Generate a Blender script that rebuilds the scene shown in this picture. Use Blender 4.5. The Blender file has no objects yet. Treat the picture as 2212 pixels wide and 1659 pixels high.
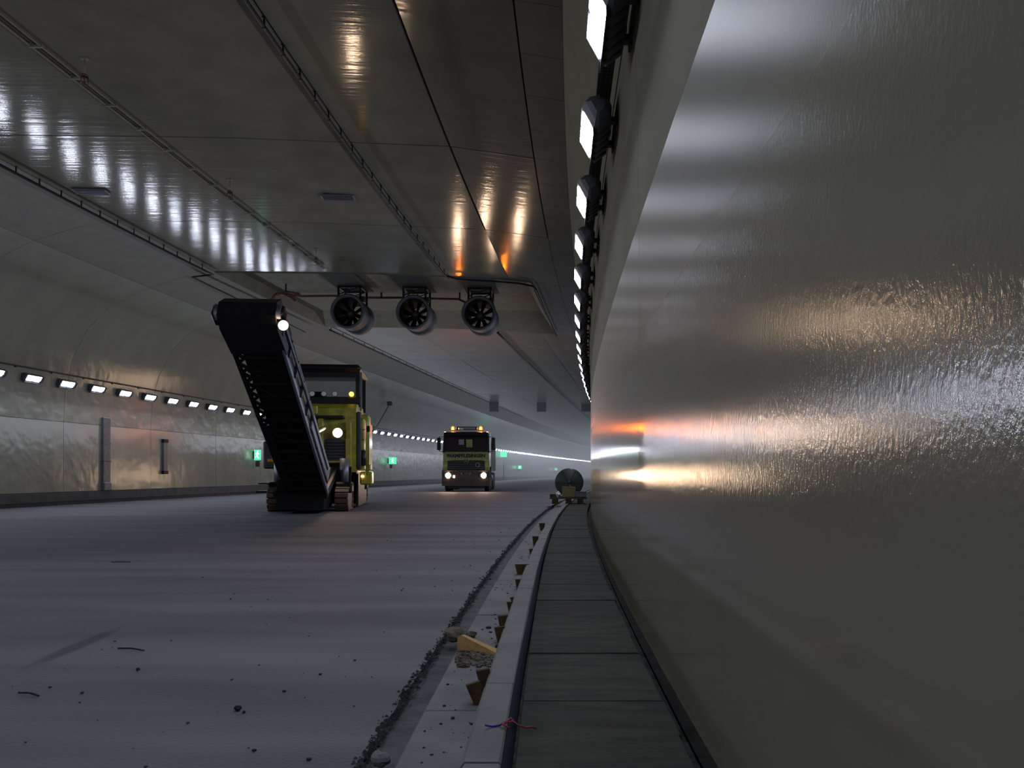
import bpy, math, random
from mathutils import Matrix, Vector, noise
random.seed(7)
R = random.random
S = bpy.context.scene
COL = S.collection
EYE = 1.1
# ------------------------------------------------------------------ camera, world, exposure
F = 1700.0
cam = bpy.data.cameras.new('camera'); camo = bpy.data.objects.new('camera', cam); COL.objects.link(camo)
camo.location = (0, 0, EYE); camo.rotation_euler = (math.pi/2, 0, 0)
cam.sensor_width = 36; cam.lens = 36*F/2212; cam.shift_y = 190.5/2212; cam.clip_start = .05; cam.clip_end = 600
S.camera = camo
W = bpy.data.worlds.new('world'); S.world = W; W.use_nodes = True
W.node_tree.nodes['Background'].inputs[0].default_value = (.35, .42, .55, 1)
W.node_tree.nodes['Background'].inputs[1].default_value = .02
S.view_settings.view_transform = 'Standard'; S.view_settings.look = 'None'
S.view_settings.exposure = 0.2; S.view_settings.gamma = 1; S.view_settings.use_curve_mapping = False
LED = 105.0            # brightness of the wall floodlights
HAZE = .005
try:
    S.cycles.max_bounces = 7; S.cycles.diffuse_bounces = 3; S.cycles.glossy_bounces = 3
    S.cycles.transmission_bounces = 4; S.cycles.volume_bounces = 1; S.cycles.sample_clamp_indirect = 4
    S.cycles.use_denoising = True; S.cycles.caustics_reflective = False; S.cycles.caustics_refractive = False
    S.cycles.volume_max_steps = 64; S.cycles.volume_step_rate = 4
except Exception: pass

# ------------------------------------------------------------------ tunnel geometry
def c(y):
    if y < 38: return .593+.0388*y+y*y/632
    return 4.352+.159*(y-38)+.0002*(y-38)**2
def dc(y): return .0388+y/316 if y < 38 else .159+.0004*(y-38)
def P(u, y, z): return (c(y)+u, y, z)
def yaw(y): return -math.atan(dc(y))
def ground(px, py, h=0.0):
    y = F*(EYE-h)/(py-1020); return ((px-1106)*y/F, y, h)
def at(px, py, y): return ((px-1106)*y/F, y, EYE+(1020-py)*y/F)
def interp(t, pts):
    for (a, b), (c2, d) in zip(pts, pts[1:]):
        if (a-t)*(c2-t) <= 0: return b+(d-b)*(t-a)/(c2-a)
    return pts[-1][1]
CEIL = [(-.5, 7.3), (-1.15, 7.40), (-2.85, 7.64), (-4.85, 7.72), (-7.2, 7.81), (-8.9, 7.84), (-12.8, 7.88)]
def ceilz(u): return interp(u, CEIL)
YB = [-16, -10.7, -5.4, -.1, 5.2, 10.5, 15.8, 21.2, 26.6, 31.6, 36.6] + [41.9+5.3*i for i in range(42)]
YEND = YB[-1]

# ------------------------------------------------------------------ materials
def rgb(h, s=1.0): return tuple(s*v for v in h)+(1,)
def material(name, col, rough=.6, metal=0, col2=None, nscale=3.0, stretch=(1, 1, 1), bump=0, bscale=40, bstretch=(1, 1, 1),
             bdist=.01, spec=.5, coat=0, detail=4, rough2=None, rnd=0, lo=.35, hi=.65):
    m = bpy.data.materials.new(name); m.use_nodes = True
    nt = m.node_tree; N = nt.nodes; L = nt.links; b = N['Principled BSDF']
    b.inputs['Base Color'].default_value = rgb(col); b.inputs['Roughness'].default_value = rough
    b.inputs['Metallic'].default_value = metal; b.inputs['Specular IOR Level'].default_value = spec
    b.inputs['Coat Weight'].default_value = coat; b.inputs['Coat Roughness'].default_value = .15
    g = N.new('ShaderNodeNewGeometry')
    def nz(scale, st, det):
        mp = N.new('ShaderNodeMapping'); mp.inputs['Scale'].default_value = st; L.new(g.outputs['Position'], mp.inputs['Vector'])
        n = N.new('ShaderNodeTexNoise'); n.inputs['Scale'].default_value = scale; n.inputs['Detail'].default_value = det
        L.new(mp.outputs[0], n.inputs['Vector']); return n
    if col2:
        n = nz(nscale, stretch, detail)
        r = N.new('ShaderNodeValToRGB'); r.color_ramp.elements[0].position = lo; r.color_ramp.elements[1].position = hi
        r.color_ramp.elements[0].color = rgb(col2); r.color_ramp.elements[1].color = rgb(col)
        L.new(n.outputs['Fac'], r.inputs['Fac']); out = r.outputs['Color']
        if rnd:
            oi = N.new('ShaderNodeObjectInfo'); mr = N.new('ShaderNodeMapRange')
            mr.inputs['To Min'].default_value = 1-rnd; mr.inputs['To Max'].default_value = 1+rnd
            L.new(oi.outputs['Random'], mr.inputs['Value'])
            vm = N.new('ShaderNodeVectorMath'); vm.operation = 'SCALE'
            L.new(out, vm.inputs[0]); L.new(mr.outputs[0], vm.inputs['Scale']); out = vm.outputs[0]
        L.new(out, b.inputs['Base Color'])
        if rough2 is not None:
            mr = N.new('ShaderNodeMapRange'); mr.inputs['From Min'].default_value = .35; mr.inputs['From Max'].default_value = .65
            mr.inputs['To Min'].default_value = rough2; mr.inputs['To Max'].default_value = rough
            L.new(n.outputs['Fac'], mr.inputs['Value']); L.new(mr.outputs[0], b.inputs['Roughness'])
    if bump:
        n = nz(bscale, bstretch, 5)
        bp = N.new('ShaderNodeBump'); bp.inputs['Strength'].default_value = bump; bp.inputs['Distance'].default_value = bdist
        L.new(n.outputs['Fac'], bp.inputs['Height']); L.new(bp.outputs[0], b.inputs['Normal'])
    return m
def emit(name, col, s):
    m = bpy.data.materials.new(name); m.use_nodes = True; nt = m.node_tree; nt.nodes.clear()
    e = nt.nodes.new('ShaderNodeEmission'); e.inputs[0].default_value = rgb(col); e.inputs[1].default_value = s
    o = nt.nodes.new('ShaderNodeOutputMaterial'); nt.links.new(e.outputs[0], o.inputs[0]); return m

def wall_material(name, col, col2, rough, fine, finescale, streak, wave=.02, run=.003, spec=.5, coarse=0):
    """painted concrete: vertical runs, fine roller texture, broad waviness"""
    m = material(name, col, rough, col2=col2, nscale=1.1, stretch=(1, 1, .25), rnd=.04, lo=.3, hi=.7, spec=spec)
    nt = m.node_tree; N = nt.nodes; L = nt.links; b = N['Principled BSDF']
    g = N.new('ShaderNodeNewGeometry')
    def nz(scale, st, det, rg=.55):
        mp = N.new('ShaderNodeMapping'); mp.inputs['Scale'].default_value = st; L.new(g.outputs['Position'], mp.inputs['Vector'])
        n = N.new('ShaderNodeTexNoise'); n.inputs['Scale'].default_value = scale; n.inputs['Detail'].default_value = det
        n.inputs['Roughness'].default_value = rg
        L.new(mp.outputs[0], n.inputs['Vector']); return n
    a = nz(finescale, (1, 1, 1.3), 4); s = nz(1.0, streak, 3); w = nz(1.6, (1, 1, 1), 2)
    b1 = N.new('ShaderNodeBump'); b1.inputs['Strength'].default_value = 1; b1.inputs['Distance'].default_value = fine
    b2 = N.new('ShaderNodeBump'); b2.inputs['Strength'].default_value = 1; b2.inputs['Distance'].default_value = run
    b3 = N.new('ShaderNodeBump'); b3.inputs['Strength'].default_value = 1; b3.inputs['Distance'].default_value = wave
    L.new(a.outputs['Fac'], b1.inputs['Height']); L.new(s.outputs['Fac'], b2.inputs['Height']); L.new(w.outputs['Fac'], b3.inputs['Height'])
    if coarse:      # coarse trowelled relief, strongest at splash height on the nearest stretch
        a2 = nz(80, (1, 1, .6), 4, .6); sx = N.new('ShaderNodeSeparateXYZ'); L.new(g.outputs['Position'], sx.inputs[0])
        pr = None
        for ax_, lo_, hi_ in (('Z', .86, 1.06), ('Z', 2.8, 1.4), ('Y', 5.2, 4.6)):
            mr = N.new('ShaderNodeMapRange'); mr.interpolation_type = 'SMOOTHSTEP'; mr.inputs['From Min'].default_value = lo_; mr.inputs['From Max'].default_value = hi_
            L.new(sx.outputs[ax_], mr.inputs['Value'])
            if pr is None: pr = mr.outputs[0]
            else:
                mu = N.new('ShaderNodeMath'); mu.operation = 'MULTIPLY'; L.new(pr, mu.inputs[0]); L.new(mr.outputs[0], mu.inputs[1]); pr = mu.outputs[0]
        rr = N.new('ShaderNodeMapRange'); rr.interpolation_type = 'SMOOTHSTEP'; rr.inputs['From Min'].default_value = 1.1; rr.inputs['From Max'].default_value = 2.8
        rr.inputs['To Min'].default_value = rough; rr.inputs['To Max'].default_value = .42; L.new(sx.outputs['Z'], rr.inputs['Value']); L.new(rr.outputs[0], b.inputs['Roughness'])
        b4 = N.new('ShaderNodeBump'); b4.inputs['Distance'].default_value = coarse; L.new(pr, b4.inputs['Strength']); L.new(a2.outputs['Fac'], b4.inputs['Height'])
        L.new(b4.outputs[0], b3.inputs['Normal'])
    L.new(b3.outputs[0], b2.inputs['Normal']); L.new(b2.outputs[0], b1.inputs['Normal']); L.new(b1.outputs[0], b.inputs['Normal'])
    return m
M = {}
M['wall_r'] = wall_material('painted concrete wall', (.23, .218, .155), (.19, .182, .135), .11, .0001, 85, (7, 7, .3), .0006, .0003, .9, .0010)
M['wall_ru'] = wall_material('matt upper wall', (.225, .215, .155), (.195, .188, .14), .8, .0008, 70, (7, 7, .3), .003, .001, .05)
M['wall_l'] = wall_material('painted concrete wall far side', (.37, .37, .30), (.32, .32, .265), .19, .0008, 30, (5, 5, .5))
M['ceil'] = wall_material('sealed concrete ceiling', (.185, .178, .14), (.14, .136, .11), .11, .0006, 22, (.35, 7, 7), .003, .004, .14)
M['ceil_far'] = wall_material('board marked ceiling', (.20, .195, .16), (.15, .148, .125), .38, .002, 22, (.35, 6, 6), .004, .006, .12)
M['niche'] = material('matt concrete', (.21, .22, .17), .8, col2=(.17, .18, .14), bump=.3, bscale=12)
M['haunch'] = material('haunch concrete', (.22, .21, .17), .6, col2=(.19, .18, .15), bump=.3, bscale=8)
M['joint'] = material('dark joint filler', (.05, .05, .045), .9)
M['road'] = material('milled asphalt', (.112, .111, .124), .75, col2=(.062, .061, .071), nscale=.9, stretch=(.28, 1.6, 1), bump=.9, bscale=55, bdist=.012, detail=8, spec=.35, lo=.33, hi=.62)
def dark_patch(m, pos, rot, rad, dark, edge=.5, nz=.25):
    """multiplies the base colour darker inside a noisy outline: ellipse at pos, axes rad, soft edge"""
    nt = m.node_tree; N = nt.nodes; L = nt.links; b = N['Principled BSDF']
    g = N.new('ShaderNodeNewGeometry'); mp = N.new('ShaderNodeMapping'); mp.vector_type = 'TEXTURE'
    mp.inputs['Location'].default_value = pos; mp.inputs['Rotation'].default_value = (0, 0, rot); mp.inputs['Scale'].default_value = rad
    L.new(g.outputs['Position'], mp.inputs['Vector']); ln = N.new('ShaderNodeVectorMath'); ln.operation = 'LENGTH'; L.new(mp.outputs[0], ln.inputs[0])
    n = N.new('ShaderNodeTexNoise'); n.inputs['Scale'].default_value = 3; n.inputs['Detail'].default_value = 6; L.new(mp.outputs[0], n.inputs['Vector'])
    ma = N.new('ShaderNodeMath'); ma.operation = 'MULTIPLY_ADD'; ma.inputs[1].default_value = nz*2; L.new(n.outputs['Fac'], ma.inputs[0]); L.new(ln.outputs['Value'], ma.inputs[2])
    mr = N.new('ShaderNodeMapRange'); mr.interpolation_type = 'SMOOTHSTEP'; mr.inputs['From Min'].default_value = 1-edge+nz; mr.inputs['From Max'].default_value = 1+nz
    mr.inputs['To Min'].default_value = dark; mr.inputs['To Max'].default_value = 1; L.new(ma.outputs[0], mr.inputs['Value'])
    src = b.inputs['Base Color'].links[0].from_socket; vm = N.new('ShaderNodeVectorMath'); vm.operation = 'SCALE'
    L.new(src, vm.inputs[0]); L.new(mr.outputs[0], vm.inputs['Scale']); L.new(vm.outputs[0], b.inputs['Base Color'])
dark_patch(M['road'], (-9, 14.5, 0), .1, (8.5, 7, 9), .42, .5)  # broad darker ellipse over the left part of the road
dark_patch(M['road'], (-2.76, 5.0, 0), .05, (.085, .70, 9), .45, .6)  # dark tyre mark
M['slab'] = material('walkway concrete', (.047, .047, .038), .85, spec=.15, col2=(.028, .028, .024), nscale=6, stretch=(.6, 2.5, 1), bump=.6, bscale=60, bstretch=(.6, 2, 1), rnd=.12)
M['kerb'] = material('pale kerb granite', (.125, .127, .125), .75, col2=(.09, .092, .09), nscale=5, bump=.4, bscale=70, rnd=.08)
M['strip'] = material('dusty gutter concrete', (.125, .127, .13), .8, col2=(.085, .086, .09), nscale=3, bump=.4, bscale=45, detail=7, rnd=.07)
M['dirt'] = material('dark wet grit', (.045, .045, .047), .9, spec=.2, col2=(.012, .012, .013), nscale=14, bump=1, bscale=60, bdist=.02)
M['black'] = material('black painted steel', (.009, .009, .011), .45, spec=.25, col2=(.005, .005, .006), nscale=9, bump=.15, bscale=60)
M['belt'] = material('black rubber', (.005, .005, .006), .8, spec=.12, bump=.3, bscale=50)
M['steel'] = material('grey galvanised steel', (.16, .17, .20), .42, metal=.6, col2=(.11, .12, .14), nscale=12, bump=.1, bscale=80)
M['dark'] = material('dark grey steel', (.045, .047, .055), .5, metal=.3, col2=(.03, .03, .035))
M['yellow'] = material('yellow green machine paint', (.34, .32, .025), .4, col2=(.20, .19, .02), nscale=5, bump=.1, bscale=30, coat=.3)
M['green'] = material('lime truck paint', (.15, .20, .06), .4, col2=(.11, .15, .045), coat=.2)
M['paleg'] = material('pale side paint', (.17, .20, .15), .4, coat=.2)
M['wood'] = material('rough sawn wood', (.055, .034, .012), .85, spec=.2, col2=(.03, .019, .008), nscale=22, stretch=(1, 1, .15), bump=.4, bscale=50)
M['board'] = material('fresh pine board', (.40, .26, .10), .7, spec=.2, col2=(.30, .19, .07), nscale=18, stretch=(.3, 2, 1), bump=.2)
M['blue'] = material('dark blue cable sheath', (.003, .005, .014), .9, spec=.1)
M['rope_b'] = material('blue cord', (.01, .02, .35), .6); M['rope_r'] = material('dark red cord', (.16, .008, .02), .6)
M['rust'] = material('red brown lacquer', (.16, .045, .03), .5, col2=(.09, .03, .02), nscale=20)
M['rubber'] = material('tyre rubber', (.018, .018, .018), .8, bump=.4, bscale=40)
M['stone'] = material('broken stone', (.13, .11, .09), .9, spec=.2, col2=(.06, .05, .04), nscale=15, bump=.8, bscale=30)
M['white'] = material('white plastic', (.6, .6, .62), .4)
M['amber'] = material('amber lens', (.75, .28, .02), .25)
M['drum'] = material('dark green drum', (.03, .05, .045), .3, col2=(.015, .022, .02), nscale=6)
M['carton'] = material('yellow brown carton', (.13, .11, .045), .7)
M['channel'] = material('channel grit', (.085, .085, .088), .9, col2=(.045, .045, .047), nscale=9, bump=.9, bscale=50, detail=6)
M['housing'] = material('lamp housing aluminium', (.10, .105, .13), .5, metal=.2, col2=(.08, .085, .10))
M['dustbrown'] = material('brown dusted bumper', (.045, .03, .028), .7, col2=(.03, .02, .02))
M['fancase'] = material('dull fan casing', (.085, .09, .105), .6, metal=.2, spec=.3, col2=(.06, .065, .075))
M['grouser'] = material('worn brown track pad', (.10, .06, .035), .6, col2=(.05, .03, .02), nscale=20, bump=.4)
M['roadgreen'] = material('green sign foil', (.05, .30, .14), .4)
M['lcd'] = material('grey louvre metal', (.16, .17, .21), .45, metal=.4)
M['screen'] = material('dark signal face', (.04, .045, .07), .5)
gl = bpy.data.materials.new('windscreen glass'); gl.use_nodes = True
b = gl.node_tree.nodes['Principled BSDF']; b.inputs['Base Color'].default_value = (.75, .75, .78, 1)
b.inputs['Transmission Weight'].default_value = 1; b.inputs['Roughness'].default_value = .02; b.inputs['IOR'].default_value = 1.05
M['glass'] = gl
M['darkglass'] = material('dark cab glass', (.02, .014, .018), .12)
M['led'] = emit('led emitter', (.79, .84, 1.0), LED)
M['warm'] = emit('warm lamp', (1, .68, .44), 190)
M['head'] = emit('headlamp', (1, .68, .44), 190)
M['orange'] = emit('orange beacon', (1, .20, .008), 900)
M['dome'] = emit('orange beacon dome', (1, .13, .004), 5)
M['indicator'] = emit('amber indicator', (1, .50, .04), 6)
M['marker'] = emit('marker lamp', (1, .62, .35), 9)
M['exit'] = emit('green exit face', (.08, .8, .38), 1.3)
M['exitw'] = emit('white exit symbol', (.75, 1, .88), 3)

# ------------------------------------------------------------------ mesh builder
class MB:
    def __init__(s): s.v = []; s.f = []; s.sm = []
    def add(s, vs, fs, smooth=False, mat=None):
        o = len(s.v); s.v += [tuple(mat @ Vector(v)) if mat else tuple(v) for v in vs]
        s.f += [tuple(o+i for i in f) for f in fs]; s.sm += [smooth]*len(fs); return s
    def box(s, x0, x1, y0, y1, z0, z1, mat=None, bev=0):
        if bev:
            b = min(bev, (x1-x0)/2.01, (y1-y0)/2.01, (z1-z0)/2.01)
            xs = [(x0, x0+b), (x1, x1-b)]; ys = [(y0, y0+b), (y1, y1-b)]; zs = [(z0, z0+b), (z1, z1-b)]
            vs = []; idx = {}
            for i in (0, 1):
                for j in (0, 1):
                    for k in (0, 1):
                        for a, p in enumerate(((xs[i][0], ys[j][1], zs[k][1]), (xs[i][1], ys[j][0], zs[k][1]), (xs[i][1], ys[j][1], zs[k][0]))):
                            idx[i, j, k, a] = len(vs); vs.append(p)
            fs = []
            for i in (0, 1):
                q = [idx[i, 0, 0, 0], idx[i, 1, 0, 0], idx[i, 1, 1, 0], idx[i, 0, 1, 0]]; fs.append(q[::-1] if i == 0 else q)
                q = [idx[0, i, 0, 1], idx[1, i, 0, 1], idx[1, i, 1, 1], idx[0, i, 1, 1]]; fs.append(q if i == 0 else q[::-1])
                q = [idx[0, 0, i, 2], idx[1, 0, i, 2], idx[1, 1, i, 2], idx[0, 1, i, 2]]; fs.append(q[::-1] if i == 0 else q)
            for p in (0, 1):
                for q in (0, 1):
                    fs.append([idx[0, p, q, 1], idx[1, p, q, 1], idx[1, p, q, 2], idx[0, p, q, 2]])
                    fs.append([idx[p, 0, q, 0], idx[p, 1, q, 0], idx[p, 1, q, 2], idx[p, 0, q, 2]])
                    fs.append([idx[p, q, 0, 0], idx[p, q, 1, 0], idx[p, q, 1, 1], idx[p, q, 0, 1]])
            for i in (0, 1):
                for j in (0, 1):
                    for k in (0, 1): fs.append([idx[i, j, k, a] for a in range(3)])
            return s.add(vs, fs, False, mat)
        vs = [(x, y, z) for x in (x0, x1) for y in (y0, y1) for z in (z0, z1)]
        return s.add(vs, [(0, 1, 3, 2), (4, 6, 7, 5), (0, 4, 5, 1), (2, 3, 7, 6), (0, 2, 6, 4), (1, 5, 7, 3)], False, mat)
    def prism(s, poly, x0, x1, axis='x', mat=None):
        """poly of 2-D points extruded along axis"""
        n = len(poly)
        def p(a, q):
            return (a, q[0], q[1]) if axis == 'x' else ((q[0], a, q[1]) if axis == 'y' else (q[0], q[1], a))
        vs = [p(x0, q) for q in poly]+[p(x1, q) for q in poly]
        fs = [tuple(range(n))[::-1], tuple(range(n, 2*n))]+[(i, (i+1) % n, n+(i+1) % n, n+i) for i in range(n)]
        return s.add(vs, fs, False, mat)
    def bar(s, a, b, w, h=None, up=(0, 0, 1)):
        a = Vector(a); b = Vector(b); h = h or w; d = (b-a); L = d.length; d.normalize()
        up = Vector(up); sd = d.cross(up)
        if sd.length < 1e-3: sd = d.cross(Vector((1, 0, 0)))
        sd.normalize(); u2 = sd.cross(d)
        m = Matrix((sd, d, u2)).transposed().to_4x4(); m.translation = a
        return s.box(-w/2, w/2, 0, L, -h/2, h/2, m)
    def tube(s, pts, r, n=8, cap=True):
        pts = [Vector(p) for p in pts]; vs = []; fs = []
        rr = r if isinstance(r, (list, tuple)) else [r]*len(pts)
        ref = None
        for i, p in enumerate(pts):
            d = (pts[min(i+1, len(pts)-1)]-pts[max(i-1, 0)]).normalized()
            if ref is None: ref = Vector((0, 0, 1)) if abs(d.z) < .9 else Vector((1, 0, 0))
            a = d.cross(ref).normalized(); b2 = a.cross(d).normalized(); ref = b2
            for k in range(n):
                t = 2*math.pi*k/n; vs.append(p+a*rr[i]*math.cos(t)+b2*rr[i]*math.sin(t))
        for i in range(len(pts)-1):
            for k in range(n): fs.append((i*n+k, i*n+(k+1) % n, (i+1)*n+(k+1) % n, (i+1)*n+k))
        s.add(vs, fs, True)
        if cap:
            s.f += [tuple(len(s.v)-len(vs)+k for k in range(n))[::-1], tuple(len(s.v)-n+k for k in range(n))]; s.sm += [False]*2
        return s
    def lathe(s, prof, n=32, mat=None, smooth=True):
        """profile (r, y) about the Y axis"""
        vs = []; fs = []
        for r, y in prof:
            for k in range(n): t = 2*math.pi*k/n; vs.append((r*math.cos(t), y, r*math.sin(t)))
        for i in range(len(prof)-1):
            for k in range(n): fs.append((i*n+k, i*n+(k+1) % n, (i+1)*n+(k+1) % n, (i+1)*n+k))
        return s.add(vs, fs, smooth, mat)
    def rock(s, r, mat=None, seed=0, flat=.7):
        vs = []; fs = []; n, mrows = 9, 6
        for i in range(mrows+1):
            ph = math.pi*i/mrows
            for k in range(n):
                t = 2*math.pi*k/n; d = Vector((math.sin(ph)*math.cos(t), math.sin(ph)*math.sin(t), math.cos(ph)*flat))
                q = r*(1+.45*noise.noise(d*1.7+Vector((seed*3.1, seed, 0)))); vs.append(d*q)
        for i in range(mrows):
            for k in range(n): fs.append((i*n+k, i*n+(k+1) % n, (i+1)*n+(k+1) % n, (i+1)*n+k))
        return s.add(vs, fs, False, mat)
    def mesh(s, name, mat):
        me = bpy.data.meshes.new(name); me.from_pydata(s.v, [], s.f); me.polygons.foreach_set('use_smooth', s.sm)
        me.materials.append(mat); me.update(); return me
def link(name, me, parent=None, loc=None, rot=None):
    o = bpy.data.objects.new(name, me); COL.objects.link(o)
    if parent: o.parent = parent
    if loc: o.location = loc
    if rot: o.rotation_euler = rot
    return o
def part(name, mb, m, parent=None, label=None, **k):
    o = link(name, mb.mesh(name, m), parent, **k)
    if label: o['label'] = label
    return o
def tag(o, label, cat, group=None, kind=None):
    o['label'] = label; o['category'] = cat
    if group: o['group'] = group
    if kind: o['kind'] = kind
    return o
def thing(name, label, cat, loc=(0, 0, 0), rz=0, group=None):
    o = link(name, None, None, loc, (0, 0, rz)); return tag(o, label, cat, group)
def struct(name, mb, m, label=None):
    o = part(name, mb, m); o['kind'] = 'structure'; o['label'] = label; return o
def dup(root, loc=None, rz=None, label=None, parent=None):
    r = root.copy(); COL.objects.link(r); r.parent = parent
    if loc is not None: r.location = loc
    if rz is not None: r.rotation_euler = (0, 0, rz)
    if label: r['label'] = label
    for ch in list(root.children): dup(ch, parent=r)
    return r
ORD = 'first second third fourth fifth sixth seventh eighth ninth tenth eleventh twelfth thirteenth fourteenth fifteenth sixteenth'.split()

# ------------------------------------------------------------------ setting: walls and ceiling
def seg(prof, off):
    """profile offset to its outer side (away from the tunnel air)"""
    out = []
    for i, (u, z) in enumerate(prof):
        a = prof[max(i-1, 0)]; b2 = prof[min(i+1, len(prof)-1)]
        dx, dz = b2[0]-a[0], b2[1]-a[1]; l = math.hypot(dx, dz); out.append((u+dz/l*off, z-dx/l*off))
    return out
def shell(prof, off, ys):
    m = MB(); pr = seg(prof, off); n = len(pr); vs = []; fs = []
    for y in ys:
        for u, z in pr: vs.append(P(u, y, z))
    for i in range(len(ys)-1):
        for k in range(n-1): fs.append((i*n+k, i*n+k+1, (i+1)*n+k+1, (i+1)*n+k))
    return m.add(vs, fs, True)
def panel(prof, y0, y1, g=.007, t=.05, ny=3, gp=None):
    """one curved panel with its own edges; profile runs so that outside is on the offset side"""
    gp = g if gp is None else gp
    pr = [list(p) for p in prof]
    def trim(a, b2):
        l = math.hypot(b2[0]-a[0], b2[1]-a[1]); a[0] += (b2[0]-a[0])/l*gp; a[1] += (b2[1]-a[1])/l*gp
    trim(pr[0], pr[1]); trim(pr[-1], pr[-2])
    out = seg(pr, t); n = len(pr); ya, yb = y0+g, y1-g
    ys = [ya+(yb-ya)*i/ny for i in range(ny+1)]; m = MB(); vs = []; fs = []
    for y in ys:
        for u, z in pr: vs.append(P(u, y, z))
    for i in range(ny):
        for k in range(n-1): fs.append((i*n+k, i*n+k+1, (i+1)*n+k+1, (i+1)*n+k))
    m.add(vs, fs, True)
    for y, fl in ((ya, 0), (yb, 1)):
        vs = [P(u, y, z) for u, z in pr]+[P(u, y, z) for u, z in out]
        fs = [(k, k+1, n+k+1, n+k) for k in range(n-1)]; m.add(vs, [f[::-1] for f in fs] if fl else fs)
    for k in (0, n-1):
        vs = [P(*[pr[k][0], y, pr[k][1]]) for y in ys]+[P(out[k][0], y, out[k][1]) for y in ys]; q = len(ys)
        m.add(vs, [(i, i+1, q+i+1, q+i) for i in range(ny)])
    return m
YS = [-16+2.65*i for i in range(int((YEND+16)/2.65)+1)]+[YEND]
RLOW = [(0, -.02), (.0, .9), (0, 2.76)]
RUP = [(0, 2.76), (-.012, 3.6), (-.06, 4.6), (-.16, 5.6), (-.32, 6.6), (-.5, 7.3)]
LLOW = [(-17.9, 2.80), (-17.9, 1.6), (-17.9, .43)]
LUP = [(-15.0, 7.34), (-16.3, 6.72), (-17.1, 5.95), (-17.6, 4.9), (-17.85, 3.8), (-17.9, 2.80)]
HAU = [(-12.8, 7.88), (-13.9, 7.68), (-15.0, 7.34)]
wr = struct('wall_right', shell(RLOW+RUP[1:], .09, YS), M['joint'], 'right tunnel wall of painted concrete panels')
wl = struct('wall_left', shell(LUP+LLOW[1:]+[(-17.9, -.05)], .09, YS), M['joint'], 'left tunnel wall of painted concrete panels')
for a, b2 in zip(YB, YB[1:]):
    part('wall_panel', panel(RLOW, a, b2, .004, gp=.0012), M['wall_r'], wr)
    part('wall_panel', panel(RUP, a, b2, .004, gp=.0012), M['wall_ru'], wr)
    part('wall_panel', panel(LUP, a, b2), M['wall_l'], wl)
    part('wall_panel', panel(LLOW, a, b2), M['wall_l'], wl)
# plinth at the foot of the left wall
m = MB()
for a, b2 in zip(YS, YS[1:]):
    q = []
    for y in (a, b2): q += [P(-17.9, y, .42), P(-17.80, y, .42), P(-17.78, y, .12), P(-17.86, y, .10), P(-17.86, y, -.02)]
    m.add(q, [(i, i+1, i+6, i+5) for i in range(4)])
struct('baseboard_left', m, M['strip'], 'pale concrete plinth along the foot of the left wall')
# ceiling: five strips of panels
NY0, NY1 = 26.6, 36.6
NU0, NU1 = -12.8, -2.1
m = MB()
for ys, us in (([y for y in YS if y < NY0]+[NY0], CEIL), ([NY0, 29, 31.6, 34, NY1], [(-.5, 7.3), (NU1, ceilz(NU1))]), ([NY1]+[y for y in YS if y > NY1+.3], CEIL)):
    s2 = shell(us, .09, ys); m.add(s2.v, s2.f, True)
ce = struct('ceiling', m, M['joint'], 'glossy concrete ceiling of cast panels')
STR = [(-.5, -1.15), (-1.15, -2.85), (-2.85, -4.85), (-4.85, -8.9), (-8.9, -12.8)]
def cprof(u0, u1):
    ks = [u0]+[u for u, z in CEIL if u1 < u < u0]+[u1]
    return [(u, ceilz(u)) for u in ks]
for a, b2 in zip(YB, YB[1:]):
    for i, (u0, u1) in enumerate(STR):
        inn = NY0-.1 < a < NY1-.1
        if inn:
            if u0 <= -2.85: continue
            if u1 < NU1: u1 = NU1
        if i == 0 and 4 < a < 40:
            for k in range(4): part('ceiling_panel', panel(cprof(u0, u1), a+(b2-a)*k/4, a+(b2-a)*(k+1)/4, .005, ny=1), M['ceil'], ce)
        else: part('ceiling_panel', panel(cprof(u0, u1), a, b2, .022 if min(abs(a-15.8), abs(b2-15.8), abs(a-52.5), abs(b2-52.5), abs(a-73.7), abs(b2-73.7)) < .1 else .007), M['ceil' if a < 36 else 'ceil_far'], ce)
    part('haunch_panel', panel(HAU, a, b2), M['haunch'], ce)
m = MB(); s2 = shell(HAU, .09, YS); m.add(s2.v, s2.f, True); part('haunch_backing', m, M['joint'], ce)
# fan recess
m = MB(); T = 8.27
def cz(u): return ceilz(u)
us = [NU0+(NU1-NU0)*i/8 for i in range(9)]
def q4(a, b2, c3, d): m.add([a, b2, c3, d], [(0, 1, 2, 3)])
for u0, u1 in zip(us, us[1:]):
    a0, a1 = max(u0, NU0+.15), max(u1, NU0+.15); a0, a1 = min(a0, NU1-.5), min(a1, NU1-.5)
    q4(P(u0, NY0, cz(u0)-.03), P(u1, NY0, cz(u1)-.03), P(a1, NY0+.25, T), P(a0, NY0+.25, T))
    q4(P(u0, NY1, cz(u0)-.03), P(u1, NY1, cz(u1)-.03), P(a1, NY1-1.7, T), P(a0, NY1-1.7, T))
    for ya, yb in ((NY0+.25, 31), (31, NY1-1.7)):
        q4(P(a0, ya, T), P(a1, ya, T), P(a1, yb, T), P(a0, yb, T))
for u, a in ((NU1, NU1-.5), (NU0, NU0+.15)):
    z = cz(u)-.03
    q4(P(u, NY0, z), P(u, 31.6, z), P(a, 31.3, T), P(a, NY0+.25, T)); q4(P(u, 31.6, z), P(u, NY1, z), P(a, NY1-1.7, T), P(a, 31.3, T))
rn = part('fan_recess', m, M['niche'], ce, 'raised matt recess in the ceiling above the fans')

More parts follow.
